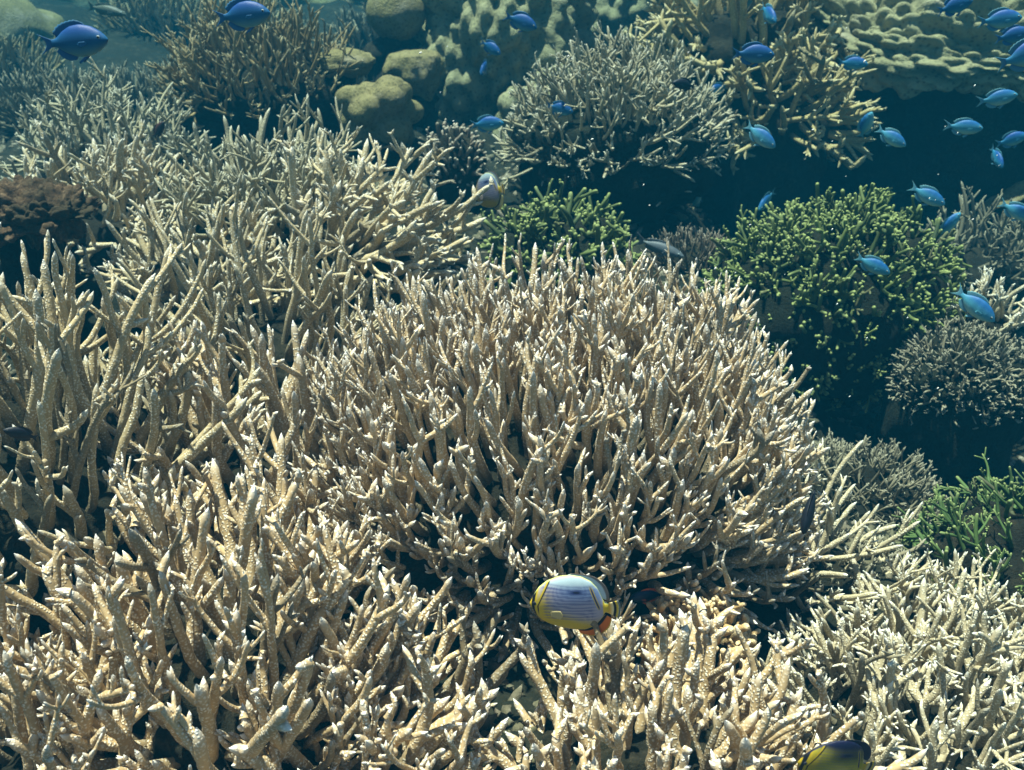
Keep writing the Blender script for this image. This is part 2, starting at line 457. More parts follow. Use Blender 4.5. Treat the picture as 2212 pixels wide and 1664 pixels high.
colony('staghorn_coral', 'tall upright shaded stalks of sand coloured coral crowding the edge beside the dome', 'coral', (-0.82, 1.38, 0.16),
       (0.28, 0.28, 0.16), 230, (0.19, 0.30), 0.0085, 'sand', parts=100, seed=4, up=0.4, bend=0.8, spread=0.3, forks=2.0, zmin=-0.45, lean=(0.12, 0, 0))
colony('staghorn_coral', 'bright thick-fingered coral growing up just below the striped fish', 'coral', (0.19, 0.90, -0.02),
       (0.19, 0.17, 0.11), 180, (0.12, 0.20), 0.0086, 'gold', parts=100, seed=5, up=0.35, bend=0.7, spread=0.33, forks=1.9, nubs=0.8, zmin=-0.2, lean=(0.1, 0, 0))
colony('staghorn_coral', 'tangled pale coral of thin curving branches in the corner over the hiding yellow fish', 'coral', (0.60, 0.99, -0.05),
       (0.27, 0.24, 0.09), 400, (0.10, 0.175), 0.0062, 'pale', parts=100, seed=6, up=0.2, bend=0.4, spread=0.5, forks=2.4, zmin=-0.2, wob=0.12)
colony('staghorn_coral', 'loose pale green-grey coral of forked spikes beside the bright green coral', 'coral', (0.70, 1.25, -0.06),
       (0.19, 0.14, 0.07), 210, (0.08, 0.14), 0.006, 'pale', parts=90, seed=7, up=0.25, bend=0.4, spread=0.45, forks=2.6, zmin=-0.2)
colony('staghorn_coral', 'long sparse creeping branches fanning out just under the black fish', 'coral', (0.50, 1.42, -0.02),
       (0.13, 0.12, 0.05), 48, (0.13, 0.24), 0.006, 'pale', parts=60, seed=8, up=0.0, bend=0.25, spread=0.4, forks=2.4, zmin=-0.1, lean=(0.6, 0, 0))
colony('finger_coral', 'compact tan coral of stubby rounded knobs half hidden behind bright stalks', 'coral', (0.285, 1.14, 0.035),
       (0.075, 0.07, 0.09), 110, (0.03, 0.055), 0.0075, 'knob', parts=80, seed=9, up=0.5, bend=0.5, spread=0.2, forks=1.0, nubs=2.4, blunt=True, levels=1, taper=0.95)
colony('green_coral', 'vivid green branching coral at the very edge of the reef', 'coral', (0.93, 1.40, -0.04),
       (0.20, 0.17, 0.16), 340, (0.07, 0.13), 0.0046, 'lime', parts=90, seed=10, up=0.2, bend=0.4, spread=0.55, forks=2.4, wob=0.15, blunt=True, zmin=-0.3)
colony('bushy_coral', 'low dull grey bush of very fine twigs behind the dome, above the creeping branches', 'coral', (0.71, 1.78, -0.13),
       (0.22, 0.17, 0.12), 420, (0.05, 0.085), 0.0034, 'turf', parts=40, seed=11, up=0.2, bend=0.4, spread=0.5, forks=2.4, zmin=-0.1)
colony('bushy_coral', 'small flat fuzzy grey mat of twigs under the creeping branches', 'coral', (0.60, 1.42, -0.015),
       (0.15, 0.11, 0.05), 420, (0.02, 0.04), 0.0028, 'turf', parts=20, seed=12, up=0.3, bend=0.4, spread=0.5, forks=1.4, zmin=0.0)
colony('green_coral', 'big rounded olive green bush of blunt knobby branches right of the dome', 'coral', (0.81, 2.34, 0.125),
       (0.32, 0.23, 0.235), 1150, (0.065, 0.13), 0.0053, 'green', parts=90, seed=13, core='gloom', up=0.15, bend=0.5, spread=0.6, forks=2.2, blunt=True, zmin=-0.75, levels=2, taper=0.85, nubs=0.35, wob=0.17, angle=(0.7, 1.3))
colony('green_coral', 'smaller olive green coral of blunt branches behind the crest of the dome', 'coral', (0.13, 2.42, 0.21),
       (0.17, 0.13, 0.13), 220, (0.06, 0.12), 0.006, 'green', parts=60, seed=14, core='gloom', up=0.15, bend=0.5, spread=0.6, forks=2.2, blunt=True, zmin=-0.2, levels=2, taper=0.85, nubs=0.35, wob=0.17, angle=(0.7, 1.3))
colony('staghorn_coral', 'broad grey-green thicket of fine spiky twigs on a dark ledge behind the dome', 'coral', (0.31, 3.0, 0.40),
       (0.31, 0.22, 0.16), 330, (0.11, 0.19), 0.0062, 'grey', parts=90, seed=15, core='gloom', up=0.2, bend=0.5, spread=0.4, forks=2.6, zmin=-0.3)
colony('staghorn_coral', 'tall coral with thick sparse horn-like arms behind the grey-green thicket', 'coral', (0.80, 3.55, 0.50),
       (0.26, 0.18, 0.22), 120, (0.17, 0.32), 0.0155, 'horn', parts=80, seed=16, up=0.2, bend=0.3, spread=0.45, forks=3.0, zmin=-0.5, nubs=1.5)
colony('staghorn_coral', 'lower clump of thick horn-like arms reaching out over the dark hollow', 'coral', (0.92, 3.40, 0.37),
       (0.17, 0.12, 0.12), 70, (0.13, 0.24), 0.0135, 'horn', parts=60, seed=30, up=0.1, bend=0.3, spread=0.4, forks=2.6, zmin=-0.5, nubs=1.2, lean=(0.3, -0.15, 0))
colony('staghorn_coral', 'brown bushy coral of slender upright twigs in the hazy upper corner', 'coral', (-0.86, 3.45, 0.45),
       (0.30, 0.22, 0.16), 380, (0.11, 0.19), 0.0062, 'brown', parts=80, seed=17, up=0.25, bend=0.7, spread=0.3, forks=1.6, zmin=-0.2)
colony('finger_coral', 'dark purplish coral cushion of short stubby fingers beside the lobed head', 'coral', (-0.165, 2.88, 0.36),
       (0.085, 0.08, 0.10), 130, (0.03, 0.05), 0.007, 'dusk', parts=70, seed=18, up=0.3, bend=0.6, spread=0.15, forks=0.5, levels=1, blunt=True, zmin=-0.5)
colony('staghorn_coral', 'scraggly pale coral of long bent arms near the hazy edge, below two big blue fish', 'coral', (-1.18, 2.92, 0.34),
       (0.24, 0.18, 0.08), 110, (0.10, 0.22), 0.0068, 'grey', parts=60, seed=19, up=0.0, bend=0.35, spread=0.6, forks=3.0, wob=0.14, zmin=-0.1)
colony('staghorn_coral', 'pale grey spiky coral with one tall raised arm, behind the shaded stalks', 'coral', (-0.60, 2.42, 0.32),
       (0.20, 0.18, 0.09), 170, (0.12, 0.25), 0.0072, 'grey', parts=80, seed=20, up=0.15, bend=0.4, spread=0.5, forks=2.6, wob=0.12, zmin=-0.15)
colony('staghorn_coral', 'tan spread of leaning branches above and behind the rusty rock', 'coral', (-1.02, 2.42, 0.30),
       (0.26, 0.16, 0.10), 150, (0.12, 0.20), 0.0085, 'sand', parts=80, seed=21, up=0.1, bend=0.4, spread=0.5, forks=1.8, zmin=-0.1, lean=(0.35, 0, 0))
colony('staghorn_coral', 'low coral of thick branches stretching out sideways behind the dome\'s shoulder', 'coral', (-0.36, 2.12, 0.30),
       (0.14, 0.11, 0.09), 80, (0.16, 0.28), 0.0105, 'sand', parts=60, seed=22, up=0.0, bend=0.25, spread=0.3, forks=2.6, zmin=-0.3, lean=(0.75, -0.1, 0), nubs=1.4)
colony('staghorn_coral', 'slim grey stalks filling the dip between the dome and the shaded coral', 'coral', (-0.50, 1.84, 0.20),
       (0.19, 0.17, 0.11), 75, (0.16, 0.26), 0.0082, 'sand', parts=80, seed=23, up=0.5, bend=0.6, spread=0.25, forks=1.6, zmin=-0.2)
colony('staghorn_coral', 'tan criss-crossing branches in front of the rusty rock', 'coral', (-0.70, 2.08, 0.26),
       (0.16, 0.14, 0.10), 100, (0.12, 0.2), 0.0082, 'sand', parts=80, seed=24, up=0.05, bend=0.3, spread=0.55, forks=2.0, zmin=-0.2, lean=(0.25, 0, 0))
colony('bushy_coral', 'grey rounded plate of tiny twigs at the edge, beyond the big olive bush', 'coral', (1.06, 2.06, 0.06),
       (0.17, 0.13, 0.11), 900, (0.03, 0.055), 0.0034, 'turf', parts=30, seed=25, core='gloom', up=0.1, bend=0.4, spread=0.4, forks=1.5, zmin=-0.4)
colony('staghorn_coral', 'little pale spray of branches standing on the grey twig plate', 'coral', (1.14, 2.2, 0.13),
       (0.08, 0.08, 0.06), 40, (0.08, 0.15), 0.006, 'pale', parts=40, seed=26, up=0.3, bend=0.5, spread=0.4, forks=2.2, zmin=-0.1)
colony('staghorn_coral', 'dim bluish spiky coral in the dark hollow behind the big olive bush', 'coral', (1.50, 2.95, 0.0),
       (0.18, 0.15, 0.10), 90, (0.10, 0.18), 0.0065, 'turf', parts=30, seed=27, up=0.2, bend=0.4, spread=0.45, forks=2.2, zmin=-0.1)
finish_colonies()

# ------------------------------------------------------------------ massive corals and rocks
def head(name, label, cat, c, rad, mat, layers, sub=5, seed=1, under=0.3, rough=0.03, stalk=None, group=None, part='head', flat=0.0, tilt=None, stalkmat='base'):
    c = np.asarray(c, float)
    v, f = lumpy(rad, sub, layers, rough, seed, under, flat)
    if tilt: 
        for a, ax in (tilt if isinstance(tilt[0], tuple) else (tilt,)): v = v @ np.array(Matrix.Rotation(math.radians(a), 3, ax)).T
    if stalk is None:
        return link(name, mesh_from(name, v, tris=f, mat=M[mat]), label=label, cat=cat, group=group, loc=Vector(c))
    root = link(name, None, label=label, cat=cat, group=group, loc=Vector(c)); root.empty_display_size = 0.05
    link(part, mesh_from(part, v, tris=f, mat=M[mat]), root)
    fl = float(ground(c[0] + stalk[2], c[1])[0]) - c[2] - 0.06
    v, f = lumpy((stalk[0], stalk[1], 1), 4, ((30, 0.16),), 0.12, seed + 3)
    t = np.clip(v[:, 2] * 0.5 + 0.5, 0, 1)
    v[:, :2] *= (1.35 - 0.4 * t)[:, None]; v[:, 2] = fl + (rad[2] * -0.3 - fl) * t; v[:, 0] += stalk[2] * (1 - t)
    link('stalk', mesh_from('stalk', v, tris=f, mat=M[stalkmat]), root)
    return root


head('boulder_coral', 'huge lumpy pale boulder coral overhanging the dark hollow where small fish shelter', 'coral', (1.90, 3.80, 0.875), (0.95, 0.72, 0.24), 'massive',
     ((26, 0.08), (2000, 0.06), (500, 0.06)), 7, 31, 0.2, 0.12, stalk=(0.72, 0.40, 0.12), part='dome', tilt=((26, 'X'), (-9, 'Y')))
head('boulder_coral', 'second lumpy boulder coral in the far upper corner behind the overhang', 'coral', (2.75, 4.6, 1.0), (0.62, 0.5, 0.36), 'massive',
     ((26, 0.12), (260, 0.09)), 5, 32, 0.3, 0.05, stalk=(0.4, 0.3, 0.1), part='dome')
head('boulder_coral', 'tall knobbly greenish boulder coral with bulging lobes beside the round smooth head', 'coral', (-0.05, 4.15, 0.50), (0.40, 0.36, 0.56), 'massive',
     ((14, 0.22), (130, 0.08), (620, 0.10)), 6, 33, 0.1, 0.05)
head('boulder_coral', 'knobbly boulder coral far back between the lobed boulder and horned coral', 'coral', (0.55, 4.9, 0.52), (0.34, 0.3, 0.42), 'massive',
     ((14, 0.2), (400, 0.10)), 6, 34, 0.1, 0.05)
head('boulder_coral', 'lobed boulder coral low down at the foot of the tall knobbly one', 'coral', (0.16, 3.75, 0.27), (0.24, 0.2, 0.22), 'massive',
     ((10, 0.2), (70, 0.14)), 5, 35, 0.1, 0.05)
head('dome_coral', 'smooth round olive coral head shaped like a ball on a dark column', 'coral', (-0.445, 4.0, 0.655), (0.115, 0.112, 0.11), 'olive',
     ((6, 0.03), (900, 0.006)), 5, 36, 0.1, 0.02, stalk=(0.11, 0.11, 0))
head('knob_coral', 'dark flat-topped coral knob with pale worn top beside the lumpy boulder', 'coral', (-0.345, 3.6, 0.505), (0.105, 0.10, 0.115), 'olive',
     ((9, 0.16), (60, 0.05), (800, 0.015)), 5, 37, 0.25, 0.08, stalk=(0.07, 0.07, 0.0), flat=0.55)
head('lobed_coral', 'rounded olive coral with folded brain-like lobes over a shaded stalk', 'coral', (-0.42, 3.12, 0.455), (0.13, 0.115, 0.12), 'olive',
     ((11, 0.34), (40, 0.10), (900, 0.012)), 5, 38, 0.15, 0.04, stalk=(0.12, 0.10, 0.03))
head('plate_coral', 'small grey shelf of coral tucked behind the folded lobed head', 'coral', (-0.56, 3.45, 0.56), (0.10, 0.09, 0.05), 'olive',
     ((30, 0.12),), 4, 39, 0.2, 0.1, stalk=(0.06, 0.06, 0.0))
head('reef_rock', 'rusty brown rock crusted with orange and pink growth among tan branches', 'rock', (-1.0, 1.99, 0.485), (0.125, 0.10, 0.06), 'rust',
     ((40, 0.30), (300, 0.16), (1200, 0.06)), 6, 40, 0.3, 0.18, stalk=(0.085, 0.07, -0.03), part='crust')
head('far_boulder_coral', 'big pale boulder coral fading into blue haze in the upper corner', 'coral', (-2.75, 7.4, 0.52), (0.85, 0.6, 0.52), 'massive',
     ((12, 0.10), (90, 0.03)), 5, 41, 0.0, 0.06)
head('far_boulder_coral', 'low hazy boulder coral at the far edge behind the first big blue fish', 'coral', (-2.75, 5.4, 0.42), (0.42, 0.3, 0.18), 'olive',
     ((16, 0.12),), 4, 42, 0.0, 0.08)
head('far_boulder_coral', 'dim boulder coral in the blue distance above the brown bush', 'coral', (-1.15, 7.0, 0.40), (0.6, 0.4, 0.40), 'olive',
     ((16, 0.14), (90, 0.05)), 5, 43, 0.0, 0.08)
head('far_boulder_coral', 'hazy rounded boulder coral behind the horned coral', 'coral', (1.25, 5.6, 0.62), (0.5, 0.4, 0.4), 'massive',
     ((16, 0.14), (120, 0.06)), 5, 44, 0.0, 0.08)
head('reef_rock', 'pale-topped ledge of rock deep in the dark hollow by the edge', 'rock', (1.70, 3.25, 0.17), (0.12, 0.06, 0.015), 'olive',
     ((24, 0.16),), 4, 45, 0.0, 0.12, tilt=(-28, 'Y'))


def far_tuft(x, y, n, size, mat, label, seed):
    z = float(ground(x, y)[0]); r = np.random.default_rng(seed); tubes = []
    root = link('bushy_coral', None, label=label, cat='coral', loc=(x, y, z)); root.empty_display_size = 0.05
    v, f = lumpy((size * 0.8, size * 0.6, size * 0.45), 4, ((20, 0.15),), 0.1, seed)
    link('rock_base', mesh_from('rock_base', v, tris=f, mat=M['base']), root)
    o = dict(DEF); o.update(bend=0.7, forks=1.4, levels=1, nubs=0, wob=0.08)
    for s in fib(int(n * 1.6), seed):
        if s[2] < -0.1: continue
        p = s * np.array((size * 0.78, size * 0.58, size * 0.42)); d = unit(s / np.array((0.8, 0.6, 0.45)) + UP * 0.5 + r.normal(size=3) * 0.3)
        tubes += grow(p, d, size * r.uniform(0.3, 0.55), size * 0.026, o, r)
    link('branch_thicket', branch_mesh(tubes, 5, 0.02, 0.04, r, M[mat], 'branch_thicket', np.zeros(3)), root, kind='stuff')


far_tuft(-1.72, 3.75, 190, 0.24, 'turf', 'dark shaggy coral mound under the first big blue fish', 51)
far_tuft(-1.30, 4.3, 190, 0.24, 'turf', 'hazy green-brown shaggy mound right behind the first big blue fish', 52)
far_tuft(-2.35, 4.7, 150, 0.26, 'brown', 'hazy feathery coral at the very edge, above the shaggy mounds', 53)
far_tuft(-1.9, 5.6, 150, 0.3, 'brown', 'faint bushy coral before the big hazy boulder', 54)
far_tuft(-0.62, 5.0, 150, 0.26, 'turf', 'dark bushy coral in the gap behind the smooth round head', 55)
far_tuft(1.75, 6.2, 150, 0.35, 'brown', 'faint bushy coral far behind the overhanging boulder', 56)
far_tuft(-1.45, 3.25, 150, 0.16, 'grey', 'small grey coral tuft at the edge, left of the long bent arms', 57)

far_tuft(-1.50, 4.0, 190, 0.22, 'turf', 'shaggy dark coral mound squeezed between two others below the first big blue fish', 58)
far_tuft(-1.30, 5.2, 150, 0.27, 'brown', 'faint feathery mound in the haze left of the brown bush top', 59)
far_tuft(-2.15, 6.3, 120, 0.3, 'brown', 'very faint bushy mound at the foot of the big hazy boulder', 60)
far_tuft(0.95, 2.75, 150, 0.11, 'turf', 'added dark low tuft over lit floor in the gap behind the big olive bush', 61)  # added to darken a sunlit patch of floor

far_tuft(0.50, 2.62, 150, 0.12, 'dusk', 'added dark purplish tuft standing in for shadow between the two olive corals', 62)  # made-up tuft, its dark colour stands for shade on the lit floor
far_tuft(0.40, 2.28, 120, 0.07, 'turf', 'added low dark tuft over lit floor behind the right half of the dome crest', 63)  # also added, so the lit floor behind the crest reads dark

# broken coral and turf lying on the floor between the colonies
def rubble():
    r = np.random.default_rng(77); v0, f0 = ICO[1]; V, F = [], []; off = 0
    for k in range(9000):
        y = 0.55 + 3.1 * r.random() ** 1.7; x = r.uniform(-1, 1) * (0.5 + 0.55 * y); z = float(ground_raw(x, y)); s = r.uniform(0.0025, 0.010) * (1 + 0.3 * y)
        q = v0 * (1 + 0.28 * r.normal(size=(len(v0), 1))) * np.array((r.uniform(0.5, 2.4), r.uniform(0.5, 1), r.uniform(0.4, 0.9))) * s
        q = q @ np.array(Matrix.Rotation(r.uniform(0, 6.28), 3, 'Z') @ Matrix.Rotation(r.normal() * 0.4, 3, 'Y')).T
        V.append(q + (x, y, 0)); F.append(f0 + off); off += len(v0)
    V = np.concatenate(V); cx = V.reshape(-1, len(v0), 3).mean(1)
    V[:, 2] += np.repeat(ground(cx[:, 0], cx[:, 1]), len(v0))
    link('coral_rubble', mesh_from('coral_rubble', V, tris=np.concatenate(F), mat=M['rubble']), label='broken bits of coral lying on the dark sea floor', cat='rubble', kind='stuff')


rubble()


# ------------------------------------------------------------------ fish
M['scale'] = vcol_mat('fish_skin', 0.5, 0.25, 900)
M['fin'] = vcol_mat('fish_fin', 0.55, 0.3)
M['eye'] = plain_mat('fish_eye', (0.01, 0.01, 0.012), 0.15, 0.6)


def body_mesh(prof, wid, colf, ns=64, nr=32):
    """prof: rows of (x, top, bottom, half width); colf(x, z, side y) -> colours"""
    prof = np.array(prof); t = np.linspace(0, 1, ns) ; t = 0.5 - 0.5 * np.cos(t * math.pi)
    x = prof[0, 0] + (prof[-1, 0] - prof[0, 0]) * t
    s = -prof[:, 0]; I = lambda k: np.interp(-x, s, prof[:, k])
    def sm(a):
        for _ in range(3): a[1:-1] = 0.25 * a[:-2] + 0.5 * a[1:-1] + 0.25 * a[2:]
        return a
    top, bot, hw = sm(I(1)), sm(I(2)), sm(I(3)) * wid
    th = np.arange(nr) * 2 * math.pi / nr
    zc, hz = (top + bot) / 2, (top - bot) / 2
    sy = np.sign(np.sin(th)) * np.abs(np.sin(th)) ** 1.15
    V = np.stack((np.repeat(x, nr), (hw[:, None] * sy[None]).ravel(), (zc[:, None] + hz[:, None] * np.cos(th)[None]).ravel()), 1)
    i = (np.arange(ns - 1)[:, None] * nr + np.arange(nr)[None]).ravel(); j = (np.arange(ns - 1)[:, None] * nr + (np.arange(nr)[None] + 1) % nr).ravel()
    Q = np.stack((i, j, j + nr, i + nr), 1)
    V = np.vstack((V, [[x[0] + 0.004, 0, zc[0]], [x[-1], 0, zc[-1]]])); a, b = len(V) - 2, len(V) - 1
    k = np.arange(nr); T = np.vstack((np.stack((k, np.full(nr, a), (k + 1) % nr), 1), np.stack((k + (ns - 1) * nr, (k + 1) % nr + (ns - 1) * nr, np.full(nr, b)), 1)))
    return mesh_from('body', V, Q, T, M['scale'], attrs={'col': colf(V)})


def fin_mesh(name, inner, outer, colf, m=14, n=10, thick=0.006, scallop=0.0):
    """a fin between its root line and its free edge: a thin two-sided sheet that thins outwards; points are (x, y, z)"""
    def res(p, k):
        p = np.array(p, float); s = np.concatenate(([0], np.cumsum(np.linalg.norm(np.diff(p, axis=0), axis=1)))); t = np.linspace(0, s[-1], k)
        q = np.stack([np.interp(t, s, p[:, c]) for c in range(3)], 1)
        for _ in range(2): q[1:-1] = 0.25 * q[:-2] + 0.5 * q[1:-1] + 0.25 * q[2:]
        return q
    A, B = res(inner, m), res(outer, m)
    if scallop: B = A + (B - A) * (1 - scallop * (np.arange(m) % 2))[:, None]
    t = np.linspace(0, 1, n); S = A[:, None] * (1 - t)[None, :, None] + B[:, None] * t[None, :, None]
    nrm = np.cross(np.gradient(S, axis=0), np.gradient(S, axis=1)); nrm /= np.linalg.norm(nrm, axis=2)[..., None] + 1e-12
    h = thick * (1 - 0.75 * t)[None, :, None] * 0.5
    edge = np.ones((m, n, 1)); edge[0] = edge[-1] = 0.1; edge[:, -1] = 0.1
    V = np.concatenate(((S + nrm * h * edge).reshape(-1, 3), (S - nrm * h * edge).reshape(-1, 3)))
    i = (np.arange(m - 1)[:, None] * n + np.arange(n - 1)[None]).ravel(); q = np.stack((i, i + 1, i + 1 + n, i + n), 1)
    Q = [q, q[:, ::-1] + m * n]
    rim = np.concatenate((np.arange(n), np.arange(1, m) * n + n - 1, (m - 1) * n + np.arange(n - 2, -1, -1), np.arange(m - 2, 0, -1) * n))
    r2 = np.roll(rim, -1); Q.append(np.stack((r2, rim, rim + m * n, r2 + m * n), 1))
    uv = np.stack((np.tile(np.repeat(np.linspace(0, 1, m), n), 2), np.tile(np.tile(t, m), 2)), 1)
    return mesh_from(name, V, np.concatenate(Q), mat=M['fin'], attrs={'col': colf(V, uv)})


def const(*c):
    c = np.array(c)
    return lambda V, uv=None: np.tile(c, (len(V), 1))


def lerp(a, b, t):
    return np.asarray(a) * (1 - t)[:, None] + np.asarray(b) * t[:, None]


def eye_mesh(x, y, z, r, ring):
    v, f = ICO[3]; V = v * (r, r * 0.55, r) + (x, y, z)
    d = np.hypot(v[:, 0], v[:, 2]); col = np.where((d < 0.62)[:, None], np.array((0.004, 0.004, 0.006)), np.array(ring))
    me = mesh_from('eye', V, tris=f, mat=M['scale'], attrs={'col': col}); return me


def damsel(name, label, group, back, flank, belly, finc, ring=(0.25, 0.3, 0.3), loc=(0, 0, 0), slim=1.0):
    """small forked-tailed damselfish, one unit long, nose towards +x"""
    prof = [(0.5, 0.005, -0.012, 0.012), (0.47, 0.045, -0.05, 0.045), (0.40, 0.105, -0.10, 0.075), (0.28, 0.165, -0.155, 0.098), (0.12, 0.195, -0.185, 0.10), (-0.03, 0.18, -0.175, 0.085),
            (-0.16, 0.125, -0.125, 0.058), (-0.25, 0.06, -0.065, 0.034), (-0.31, 0.042, -0.045, 0.02), (-0.34, 0.045, -0.048, 0.012)]
    prof = [(x, t * slim, b * slim, h) for x, t, b, h in prof]
    def cf(V):
        z = V[:, 2] / (0.19 * slim); t1 = np.clip((z + 0.05) / 0.7, 0, 1); t2 = np.clip((-z - 0.15) / 0.75, 0, 1)
        c = lerp(flank, back, t1); return c * (1 - t2)[:, None] + np.asarray(belly) * t2[:, None]
    root = link(name, None, label=label, cat='fish', group=group, loc=loc); root.empty_display_size = 0.3
    link('body', body_mesh(prof, 1.0, cf), root)
    fc = lambda V, uv: lerp(np.asarray(back) * 0.5 + np.asarray(finc) * 0.5, finc, uv[:, 1])
    s = slim
    link('tail_fin', fin_mesh('tail_fin', [(-0.325, 0, 0.045), (-0.33, 0, 0), (-0.325, 0, -0.045)], [(-0.52, 0, 0.15), (-0.45, 0, 0.08), (-0.40, 0, 0.0), (-0.45, 0, -0.08), (-0.52, 0, -0.15)], fc), root)
    link('dorsal_fin', fin_mesh('dorsal_fin', [(0.22, 0, 0.165 * s), (0.1, 0, 0.182 * s), (-0.08, 0, 0.15 * s), (-0.24, 0, 0.05 * s)],
                                [(0.17, 0, 0.215 * s), (0.05, 0, 0.255 * s), (-0.1, 0, 0.235 * s), (-0.22, 0, 0.20 * s), (-0.30, 0, 0.12 * s)], fc, 18, 6, scallop=0.12), root)
    link('anal_fin', fin_mesh('anal_fin', [(0.0, 0, -0.17 * s), (-0.1, 0, -0.145 * s), (-0.25, 0, -0.05 * s)], [(-0.04, 0, -0.215 * s), (-0.14, 0, -0.22 * s), (-0.24, 0, -0.18 * s), (-0.30, 0, -0.10 * s)], fc), root)
    for sd in (1, -1):
        link('pectoral_fin', fin_mesh('pectoral_fin', [(0.225, 0.094 * sd, 0.0), (0.225, 0.094 * sd, -0.05)], [(0.11, 0.112 * sd, -0.0), (0.07, 0.108 * sd, -0.045), (0.12, 0.112 * sd, -0.08)], lambda V, uv: lerp(flank, np.asarray(flank) * 0.6 + np.asarray(finc) * 0.4, uv[:, 1]), 8, 6), root)
        link('pelvic_fin', fin_mesh('pelvic_fin', [(0.16, 0.03 * sd, -0.18 * s), (0.10, 0.03 * sd, -0.182 * s)], [(0.03, 0.06 * sd, -0.26 * s), (0.01, 0.05 * sd, -0.235 * s)], fc, 6, 5), root)
        link('eye', eye_mesh(0.395, 0.062 * sd, 0.035 * s, 0.027, ring), root)
    return root


def kids(o): return [c for c in bpy.data.objects if c.parent == o]


def pose(o, px, py, length, ang, yaw=0, size=None, depth=None, roll=0, tall=1.0):
    """angle: where the nose points in the picture (0 right, 90 up); yaw: + turned towards the camera. length in photo pixels."""
    a, b = math.radians(ang), math.radians(yaw)
    size = size or 0.085
    d = depth or FPX * size * max(0.35, math.cos(b)) / length
    dirv = (RGT * math.cos(a) + UPV * math.sin(a)) * math.cos(b) - FWD * math.sin(b)
    x = Vector(dirv).normalized(); up = Vector((0, 0, 1))
    if abs(x.dot(up)) > 0.9: up = Vector((-0.5, 0.2, 0.4))
    y = up.cross(x).normalized(); z = x.cross(y)
    R = Matrix((x, y, z)).transposed() @ Matrix.Rotation(math.radians(roll), 3, 'X')
    o.matrix_world = Matrix.Translation(Vector(at(px, py, d))) @ R.to_4x4() @ Matrix.Diagonal((size, size, size * tall, 1))


BLUE = damsel('damselfish', 'blue damselfish', 'blue damselfish swimming over the reef', (0.008, 0.055, 0.20), (0.03, 0.19, 0.29), (0.25, 0.42, 0.34), (0.06, 0.18, 0.23), slim=1.14)
def bend(o, k):
    for ch in kids(o):
        v = np.empty(len(ch.data.vertices) * 3, np.float32); ch.data.vertices.foreach_get('co', v); v = v.reshape(-1, 3)
        v[:, 1] += k * np.minimum(v[:, 0], 0.1) ** 2 * np.sign(-v[:, 0]); ch.data.vertices.foreach_set('co', v.ravel()); ch.data.update()


